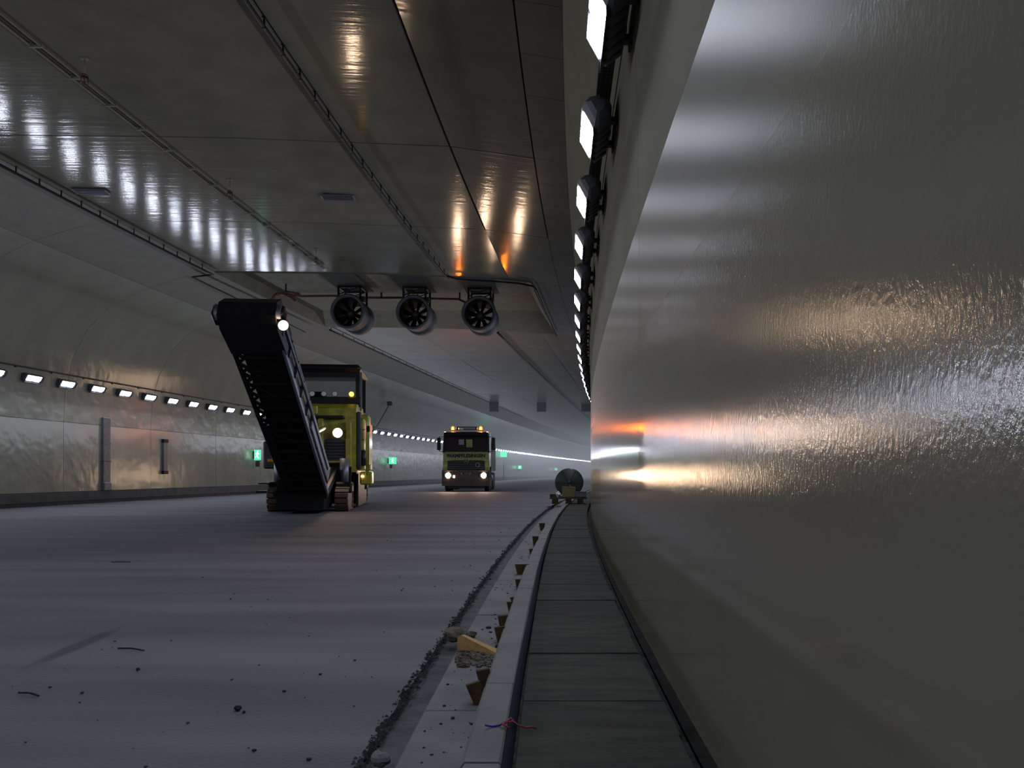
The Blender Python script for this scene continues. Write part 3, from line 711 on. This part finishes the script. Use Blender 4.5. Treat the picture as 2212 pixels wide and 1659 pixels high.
for x in (-.18, .17, .50):
    l = mp('work_lamp', MB().lathe([(.0, .10), (.06, .09), (.085, .02), (.088, -.02), (.075, -.02)], 14, Matrix.Translation((x, cy-.22, 3.50))), M['dark'])
    mp('lamp_glass', MB().lathe([(0, -.035), (.05, -.025), (.075, -.015)], 14, Matrix.Translation((x, cy-.22, 3.50))), M['white'], l)
mp('seat', MB().box(-.5, .0, cy+1.2, cy+1.7, 3.15, 3.3, bev=.04).box(-.5, .0, cy+1.6, cy+1.72, 3.3, 3.75, bev=.04), M['black'])
mp('control_desk', MB().box(.3, 1.0, cy+.2, cy+.5, 3.15, 3.38, bev=.03), M['dark'])
# main work lamp
l = mp('work_lamp', MB().lathe([(0, .14), (.08, .12), (.14, .03), (.145, -.01)], 20, Matrix.Translation((.72, .93, 2.25))), M['dark'])
mp('lamp_glass', MB().lathe([(0, -.03), (.07, -.022), (.125, -.005)], 20, Matrix.Translation((.72, .93, 2.25))), M['warm'], l, 'bright warm lamp face')
for pts in ([(-.5, .5, 2.5), (-.2, .8, 2.62), (.05, 1.0, 2.55), (.2, 1.1, 2.35)], [(-.5, .4, 2.2), (-.25, .7, 2.38), (.0, 1.0, 2.3)], [(-.2, .6, 1.4), (0, .7, 1.9), (-.1, .5, 2.3)]): mp('hose', MB().tube(pts, .022, 7), M['belt'])
# conveyor boom
Bv = Vector(at(662, 1062, 20.7)); Tv = Vector(at(534, 690, 15.7))
ax = (Tv-Bv); BL = ax.length; ax.normalize(); sd = Vector((1, .0, 0)); sd = (sd-ax*sd.dot(ax)).normalized(); nn = sd.cross(ax)*1.0
if nn.z < 0: nn = -nn
BM = Matrix((sd, ax, nn)).transposed().to_4x4(); BM.translation = Bv
BL_ = MI @ BM
def bp(name, mb, m, parent=None, label=None):
    mb.v = [tuple(BL_ @ Vector(v)) for v in mb.v]; return mp(name, mb, m, parent, label)
HW = .56
boom = bp('conveyor_boom', MB().box(-HW+.20, HW-.05, -.2, BL-.1, .04, .07), M['belt'], label='long black conveyor boom seen from below')
def bpc(name, mb, m, label=None): return bp(name, mb, m, boom, label)
for i in range(15):
    y = .1+i*(BL-.4)/14; bpc('cross_rib', MB().box(-HW+.19, HW-.03, y-.03, y+.03, -.01, .06), M['black'])
for i in range(7):
    y0 = .2+i*(BL-.5)/7; y1 = y0+(BL-.5)/7; s = 1 if i % 2 else -1; bpc('diagonal', MB().bar((s*(-HW+.06), y0, .012), (s*(HW-.06), y1, .012), .035), M['black'])
# right side: deep channel; left side: open lattice
bpc('side_chord', MB().box(HW-.06, HW, -.1, BL, -.02, .10, bev=.01), M['lcd'], 'grey blue steel chord'); bpc('side_chord', MB().box(HW-.06, HW+.02, .2, BL-.1, .52, .60, bev=.01), M['dark'])
bpc('side_panel', MB().box(HW-.03, HW-.01, 2.6, BL-.3, .10, .52), M['black']); bpc('side_panel', MB().box(HW-.02, HW+.05, .3, 2.6, .08, .52, bev=.02), M['steel'])
for i in range(9): y = .5+i*(BL-1)/8; bpc('stiffener', MB().box(HW-.03, HW+.04, y-.03, y+.03, .08, .54), M['dark'])
bpc('guide_tube', MB().tube([(HW+.05, .6, .30), (HW+.06, BL*.5, .33), (HW+.05, BL-.5, .30)], .03, 8), M['steel'])
bpc('side_chord', MB().box(-HW, -HW+.07, -.1, BL, -.02, .09, bev=.01), M['black']); 
bpc('edge_plate', MB().box(-HW+.05, -HW+.21, -.1, BL*.44, .0, .05), M['black']); bpc('edge_plate', MB().box(-HW+.05, -HW+.21, BL*.84, BL-.1, .0, .05), M['black'])
for i in range(8):
    st = BL*.40/8; y = BL*.44+i*st; bpc('lattice_bar', MB().bar((-HW+.05, y, .02), (-HW+.21, y+st/2, .02), .055), M['black']); bpc('lattice_bar', MB().bar((-HW+.21, y+st/2, .02), (-HW+.05, y+st, .02), .055), M['black'])
bpc('belt', MB().box(-HW+.1, HW-.1, 0, BL-.05, .30, .33), M['belt'])
hd = bpc('head_box', MB().prism([(BL-1.0, .0), (BL-.2, -.10), (BL+.12, .0), (BL+.18, .30), (BL, .60), (BL-1.0, .62)], -HW-.02, HW+.02), M['black'], 'black hood at the boom head')
bpc('head_pulley', MB().tube([(-HW-.1, BL-.02, .2), (HW+.1, BL-.02, .2)], .17, 16), M['dark']); bpc('bearing', MB().box(-HW-.17, -HW-.03, BL-.25, BL+.08, .05, .35, bev=.03), M['black']); bpc('bearing', MB().box(HW+.03, HW+.15, BL-.2, BL+.08, .1, .35, bev=.03), M['black'])
bpc('roof_cover', MB().box(-HW, HW, 1.2, BL-1, .56, .58), M['black'])
lp = MI @ Vector(at(612, 703, 15.75))
l = mp('work_lamp', MB().lathe([(0, .12), (.06, .10), (.10, .02), (.105, -.01)], 18, Matrix.Translation(lp)), M['dark'])
mp('lamp_glass', MB().lathe([(0, -.03), (.055, -.02), (.085, -.005)], 18, Matrix.Translation(lp)), M['warm'], l, 'bright warm lamp face')
mp('lamp_bracket', MB().tube([lp+Vector((-.22, .1, .0)), lp+Vector((-.1, .1, .22)), lp+Vector((-.02, .1, .34)), lp+Vector((.05, .1, .24)), lp+Vector((.02, .1, .05))], .025, 7), M['rust'])
mp('lift_cylinder', MB().tube([(.35, 1.0, 2.4), (.25, -1.6, 2.0)], .05, 10), M['steel']); mp('boom_cable', MB().tube([(-.1, 1.2, 3.2), (.1, -.2, 3.0), (.15, -2.5, 3.1)], .014, 6), M['black'])

# ------------------------------------------------------------------ truck
tx = at(1007, 1020, 44.5)[0]
tr = thing('tipper_truck', 'oncoming dusty truck with lime front band, orange beacons and lit headlamps', 'truck', (tx, 44.5, 0), -.02)
def tp(name, mb, m, parent=None, label=None): return part(name, mb, m, parent or tr, label)
tp('cab', MB().prism([(-.02, .95), (-.02, 2.22), (.22, 3.30), (.40, 3.42), (2.0, 3.42), (2.0, .95)], -1.30, 1.30), M['paleg'])
for s in (-1, 1): tp('pillar', MB().bar((s*1.27, -.05, 2.2), (s*1.22, .19, 3.3), .10, .08), M['black'])
tp('windscreen', MB().prism([(-.06, 2.26), (.18, 3.26), (.20, 3.26), (.0, 2.26)], -1.20, 1.20), M['darkglass'])
tp('sun_visor', MB().prism([(-.10, 3.15), (-.02, 3.36), (.25, 3.40), (.2, 3.24)], -1.25, 1.25), M['black'])
tp('sticker', MB().box(-.42, -.12, -.03, -.01, 2.65, 2.95), M['lcd']); tp('hi_vis_jacket', MB().box(.0, .35, -.02, .0, 2.5, 2.95, bev=.01), M['green'])
tp('front_band', MB().box(-1.30, 1.30, -.08, .05, 1.75, 2.24, bev=.03), M['green'], label='lime green band with the haulier name')
def text(s, size, parent, loc, m, name='lettering', ext=.004):
    cu = bpy.data.curves.new('lettering', 'FONT'); cu.body = s; cu.size = size; cu.align_x = 'CENTER'; cu.align_y = 'CENTER'; cu.extrude = ext; cu.offset = .012
    o = bpy.data.objects.new('tmp', cu); COL.objects.link(o); dg = bpy.context.evaluated_depsgraph_get()
    me = bpy.data.meshes.new_from_object(o.evaluated_get(dg)); bpy.data.objects.remove(o); me.materials.clear(); me.materials.append(m)
    q = link(name, me, parent, loc, (math.pi/2, 0, 0)); return q
text('WAMPFLESINGEN', .275, tr, (.0, -.085, 2.02), M['black'])
tp('grille', MB().box(-1.05, 1.05, -.06, .05, 1.22, 1.75, bev=.02), M['black'])
for k in range(4): tp('grille_bar', MB().box(-1.0, 1.0, -.09, -.05, 1.29+k*.12, 1.33+k*.12), M['dark'])
e = MB(); e.lathe([(.13, -.11), (.15, -.11), (.15, -.09), (.13, -.09), (.13, -.11)], 24, Matrix.Translation((0, 0, 1.72)))
for k in range(3): t = math.pi/2+k*2.0944; e.bar((0, -.1, 1.72), (.14*math.cos(t), -.1, 1.72+.14*math.sin(t)), .03, .015, (0, 1, 0))
tp('emblem', e, M['steel'], label='ringed star emblem')
tp('round_badge', MB().lathe([(.10, -.10), (.13, -.10), (.13, -.08), (.10, -.08)], 20, Matrix.Translation((.65, 0, 1.52))), M['lcd'])
tp('corner_panel', MB().box(-1.32, -1.05, -.04, .3, 1.1, 1.75, bev=.04), M['green']); tp('corner_panel', MB().box(1.05, 1.32, -.04, .3, 1.1, 1.75, bev=.04), M['green'])
tp('bumper', MB().prism([(-.18, .32), (-.22, .75), (-.15, 1.2), (.5, 1.22), (.5, .32)], -1.36, 1.36), M['dustbrown'])
tp('lower_apron', MB().box(-1.05, 1.05, -.05, .3, .18, .34), M['black'])
pl = tp('number_plate', MB().box(-.28, .28, -.235, -.215, .96, 1.08), M['lcd']); text('SLC 118', .12, pl, (0, -.238, 1.02), M['black'])
for s in (-1, 1):
    l = tp('headlamp', MB().box(s*1.0-.24, s*1.0+.24, -.235, -.15, .76, 1.08, bev=.04), M['dark'])
    tp('lamp_glass', MB().lathe([(0, -.27), (.09, -.26), (.15, -.24)], 18, Matrix.Translation((s*1.0, 0, .92))), M['head'], l, 'lit headlamp')
    l = tp('beacon', MB().lathe([(.09, -.02), (.09, .02)], 14, Matrix.Translation((s*.80-.0, .45, 3.47)) @ Matrix.Rotation(math.pi/2, 4, 'X')), M['black'])
    tp('beacon_dome', MB().lathe([(.085, -.01), (.10, .08), (.08, .19), (0, .23)], 14, Matrix.Translation((s*.80, .45, 3.50)) @ Matrix.Rotation(math.pi/2, 4, 'X')), M['dome'], l, 'lit orange beacon')
    tp('beacon_lamp', MB().lathe([(0, -.12), (.04, -.11), (.055, -.085)], 12, Matrix.Translation((s*.80, .46, 3.59))), M['orange'], l)
    tp('marker_lamp', MB().box(s*1.20-.05, s*1.20+.05, .02, .06, 3.30, 3.38), M['marker'])
    mr = tp('mirror_arm', MB().tube([(s*1.28, .2, 3.1), (s*1.52, -.05, 3.1), (s*1.52, -.05, 2.3), (s*1.30, .1, 2.25)], .022, 6), M['black'])
    tp('mirror', MB().box(s*1.54-.11, s*1.54+.11, -.10, .03, 2.35, 3.05, bev=.03), M['black'], mr)
    for yy in (1.1, 2.9, 6.2, 7.6):
        w = tp('wheel', MB().lathe([(.0, -.05), (.22, -.08), (.28, -.02), (.48, -.15), (.54, -.12), (.54, .12), (.48, .15), (.0, .12)], 24, Matrix.Translation((s*1.14, yy, .54)) @ Matrix.Rotation(math.pi/2*(-s), 4, 'Z')), M['rubber'])
    tp('mudguard', MB().prism([(.3, .75), (.45, 1.25), (.9, 1.42), (1.5, 1.42), (1.9, 1.25), (1.95, 1.1), (.5, 1.1)], s*1.28-.12, s*1.28+.12), M['black'])
tp('fog_lamp', MB().box(-.72, -.62, -.25, -.2, .78, .92), M['marker'])
lb = tp('light_bar', MB().box(-.62, .62, .35, .6, 3.50, 3.70, bev=.04), M['black']); tp('roof_plate', MB().box(-.5, .5, .33, .36, 3.53, 3.66), M['lcd'], lb); tp('horn', MB().tube([(-.45, .2, 3.56), (-.15, .4, 3.56)], .04, 8), M['white'], lb)
tp('chassis', MB().box(-.5, .5, .6, 8.8, .6, .95), M['black'])
tp('tipper_body', MB().prism([(2.35, 1.15), (2.25, 2.9), (8.9, 2.9), (8.9, 1.3), (8.4, 1.15)], -1.27, 1.27), M['dark'])
for k in range(6): tp('body_rib', MB().box(1.26, 1.32, 2.6+k*1.15, 2.72+k*1.15, 1.2, 2.9), M['paleg'])
tp('side_tank', MB().tube([(1.0, 3.9, .75), (1.0, 5.2, .75)], .3, 16), M['steel'])

# ------------------------------------------------------------------ things on the walkway and by the kerb
pm = ground(1228, 1089, .1); py0 = pm[1]
pf = thing('plank_platform', 'dark wooden plank platform laid across the far end of the walkway', 'platform', (1.72, py0, .1), -.08)
for k in range(5): part('plank', MB().box(-.55, .62, .02+k*.2, .19+k*.2, .16, .20+.004*k, bev=.005), M['wood' if k % 2 else 'slab'], pf)
for x in (-.38, .05, .42): part('block', MB().box(x-.09, x+.09, 0, .95, .0, .16), M['wood'], pf)
for dx, dy, lab in ((-.52, .12, 'short timber offcut lying left on the plank platform below the drum'),):
    o = part('timber', MB().box(-.10, .22, -.06, .06, 0, .10, bev=.008), M['wood']); o.location = (1.72+dx+.1, py0+.35, .306); tag(o, lab, 'timber')
dr = thing('cable_drum', 'big dark round drum standing on the plank platform at the end of the walkway', 'drum', (at(1228, 0, py0+.9)[0], py0+.62, .755+.012), -.1)
rr = .455
dr.location.z = .30+.016+rr
part('flange', MB().lathe([(0, .0), (rr-.03, -.0), (rr, .01), (rr, .05), (rr-.03, .06), (0, .06)], 40), M['drum'], dr); part('flange', MB().lathe([(0, .42), (rr, .42), (rr, .48), (0, .48)], 40), M['drum'], dr)
part('core', MB().lathe([(.30, .05), (.30, .43)], 30), M['belt'], dr); part('hub', MB().lathe([(0, -.03), (.06, -.03), (.07, 0)], 16), M['dark'], dr)
for k in range(6): t = k*math.pi/3; part('spoke', MB().bar((.07*math.cos(t), -.01, .07*math.sin(t)), (.42*math.cos(t), -.01, .42*math.sin(t)), .03, .015, (0, 1, 0)), M['drum'], dr)
bx = at(1229, 0, py0+.3)[0]
o = part('carton', MB().box(-.21, .21, -.13, .13, 0, .33, bev=.006), M['carton']); o.location = (bx, py0+.38, .312); tag(o, 'yellow brown carton standing in front of the big dark drum', 'box'); part('flap', MB().box(-.21, .0, -.13, .13, .33, .335).box(.02, .06, -.12, .12, .33, .40), M['carton'], o)
p = at(1206, 1052, py0+.3); o = part('white_bag', MB().rock(.085, seed=4, flat=1.1), M['white']); o.location = (p[0], py0+.3, .395); tag(o, 'small white lump leaning left of the carton before the drum', 'bag')
o = part('crate', MB().box(-.17, .17, -.2, .2, 0, .16, bev=.01), M['strip']); o.location = (2.17, py0+.28, .312); tag(o, 'low grey block on the platform between drum and wall', 'block')
for k in range(3): part('slat', MB().box(-.175, .175, -.205+k*.14, -.105+k*.14, .16, .175), M['strip'], o)
# cable along the kerb and the cord tied round it
kc = part('kerb_cable', MB().tube([P(-.724+.004*math.sin(y*1.3), y, .112) for y in [1.5+.4*i for i in range(55)]], .019, 8), M['blue']); tag(kc, 'dark blue cable lying along the joint of kerb and walkway', 'cable')
p = Vector(ground(1102, 1573, .12)); cz_ = p.z
cr = part('cord', MB().tube([p+Vector(v) for v in ((-.095, -.02, .018), (-.07, .01, .004), (-.04, .018, .006), (-.018, .01, .02))], .0045, 6), M['rope_b']); tag(cr, 'blue and red cord tied across the dark cable at the kerb', 'cord')
part('cord_end', MB().tube([p+Vector(v) for v in ((-.04, .016, .007), (-.015, .0, .022), (.01, -.005, .028), (.03, .0, .012), (.06, -.006, .004), (.085, .01, .002), (.10, .006, -.004))], .004, 6), M['rope_r'], cr, 'red end of the cord')
part('knot', MB().tube([p+Vector((.0, -.02, .006)), p+Vector((-.028, 0, .014)), p+Vector((.002, .012, .034)), p+Vector((.026, 0, .012))], .006, 6), M['rope_r'], cr)
# wooden wedges against the kerb: (px, py of foot, height px, width px, lean)
WD = [(1036, 1521, 52, 32, .28), (1051, 1494, 52, 30, .15), (1083, 1387, 36, 24, .08), (1088, 1357, 30, 22, .05), (1107, 1327, 30, 20, .06), (1112, 1300, 13, 18, .1), (1122, 1273, 24, 17, .0), (1128, 1241, 24, 30, .0),
      (1148, 1211, 10, 9, .1), (1149, 1200, 16, 10, .05), (1157, 1181, 24, 13, .0), (1171, 1146, 17, 12, .0)]
near = ['leaning most and set lowest in the photo', 'the taller one right behind the leaning one', 'third from the camera, beyond the board', 'fourth from the camera', 'fifth from the camera', 'sixth from the camera, short and broad', 'seventh from the camera', 'eighth from the camera, the broadest', 'ninth from the camera, tiny', 'tenth from the camera', 'eleventh from the camera', 'farthest, just before the dark drum']
for (px, py, hp, wp, ln), lab in zip(WD, near):
    g = ground(px, py, .012); s = g[1]/F; h = hp*s; w = wp*s
    mb = MB(); mb.prism([(-w*.30, 0), (-w*.5, h), (w*.5, h), (w*.30, 0)], -.012-w*.12, .012+w*.12, 'y')
    o = part('wooden_wedge', mb, M['wood']); o.location = g; o.rotation_euler = (-.10, -ln, .15); tag(o, 'brown wooden wedge stuck at the kerb foot, '+lab, 'wedge', 'wooden wedges along the kerb')
    o.location.z = .002
a = Vector(ground(988, 1402, .02)); b2 = Vector(ground(1074, 1416, .02)); d = b2-a
mb = MB(); w2 = .012
mb.add([(0, 0, 0), (0, 0, .075), (.03, 0, .088), (d.length, 0, .012), (d.length, 0, 0), (0, .03, 0), (0, .03, .075), (.03, .03, .088), (d.length, .06, .012), (d.length, .06, 0)], [(0, 4, 3, 2, 1), (5, 6, 7, 8, 9), (0, 1, 6, 5), (1, 2, 7, 6), (2, 3, 8, 7), (3, 4, 9, 8), (4, 0, 5, 9)])
o = part('pine_board', mb, M['board']); o.location = a; o.rotation_euler = (0, 0, math.atan2(d.y, d.x)); tag(o, 'pointed light pine board lying across the gutter strip', 'board')
def stone(px, py, r, m, lab, seed, cat='stone', flat=.7, h=.012):
    o = part('stone', MB().rock(r, seed=seed, flat=flat), m); g = ground(px, py, h); o.location = (g[0], g[1], h+r*flat*.75); tag(o, lab, cat); return o
stone(982, 1383, .068, M['stone'], 'large rough brown stone behind the pine board', 1)
stone(1018, 1374+3, .035, M['stone'], 'smaller brown stone touching the big one behind the board', 2)
stone(822, 1652, .04, M['kerb'], 'pale stone in the gutter at the bottom edge', 3, h=-.01)
stone(1075, 1398, .016, M['dirt'], 'small black stone near the kerb above the pine board tip', 5)
stone(514, 1534, .018, M['dirt'], 'small black stone alone on the open road at bottom', 6, h=0); stone(298, 1448, .012, M['dirt'], 'tiny dark stone on the road right of the tyre mark', 7, h=0)
stone(1055, 1357, .02, M['dirt'], 'flat dark lump on the gutter strip beside the third wedge', 9, flat=.35)
for i, (x0, y0, x1, y1, lab) in enumerate(((255, 1400, 312, 1405, 'thin dark twig lying on the road right of the tyre mark'), (40, 1496, 84, 1503, 'thin dark twig lying on the road near the left edge'), (240, 1214, 282, 1214, 'thin dark strip lying on the road farther out at left'))):
    a = Vector(ground(x0, y0, .006)); b2 = Vector(ground(x1, y1, .006)); o = part('twig', MB().tube([(0, 0, 0), (b2-a)*.5+Vector((0, .01, .004)), b2-a], .005, 5), M['dirt']); o.location = a; tag(o, lab, 'twig')
m = MB()
for i in range(260):
    px = 985+95*R(); py = 1408+34*R(); g = ground(px, py, .012); s = .004+.010*R()
    m.rock(s, Matrix.Translation((g[0], g[1], .012+s*.3)), seed=i, flat=.6) if i % 4 == 0 else m.box(-s, s, -s, s, 0, s, Matrix.Translation((g[0], g[1], .012)) @ Matrix.Rotation(R()*3, 4, 'Z') @ Matrix.Rotation(R()*.5, 4, 'X'))
o = part('rubble', m, M['stone']); tag(o, 'heap of crumbled rubble on the gutter strip before the pine board', 'rubble', kind='stuff')
m = MB()
for i in range(420):
    y = 2.2+16*R()**1.6; u = -1.12+.22*R() if i % 2 else -1.5-3*R()**2; s = .002+.006*R()**2; X, Y, _ = P(u, y, 0)
    m.box(-s, s, -s, s, 0, s, Matrix.Translation((X, Y, .011 if i % 2 else 0)) @ Matrix.Rotation(R()*3, 4, 'Z'))
o = part('road_chips', m, M['dirt']); tag(o, 'scattered dark chips on the gutter strip and the nearby road', 'chips', kind='stuff')

# ------------------------------------------------------------------ haze
def haze(y0, y1, den, label):
    m = MB(); n = max(2, int((y1-y0)/12)); ys2 = [y0+(y1-y0)*i/n for i in range(n+1)]; vs = []; fs = []
    sec = [(.2, -.2), (.2, 8.8), (-18.3, 8.8), (-18.3, -.2)]
    for y in ys2:
        for u, z in sec: vs.append(P(u, y, z))
    for i in range(len(ys2)-1):
        for k in range(4): fs.append((i*4+k, i*4+(k+1) % 4, (i+1)*4+(k+1) % 4, (i+1)*4+k))
    fs += [(3, 2, 1, 0), tuple(len(vs)-4+k for k in range(4))]
    vm = bpy.data.materials.new('dusty haze'); vm.use_nodes = True; nt = vm.node_tree; nt.nodes.clear()
    vsn = nt.nodes.new('ShaderNodeVolumeScatter'); vsn.inputs['Color'].default_value = (.84, .94, 1, 1); vsn.inputs['Density'].default_value = den; vsn.inputs['Anisotropy'].default_value = .3
    oo = nt.nodes.new('ShaderNodeOutputMaterial'); nt.links.new(vsn.outputs[0], oo.inputs['Volume'])
    o = part('haze', m.add(vs, fs), vm); tag(o, label, 'haze', kind='stuff')
haze(-14, 54, HAZE, 'thin dust haze in the near part of the tunnel')
haze(54.01, 100, HAZE*3, 'bluish dust haze behind the truck')
haze(100.01, YEND-2, HAZE*5, 'dense bluish haze at the far end of the tunnel')
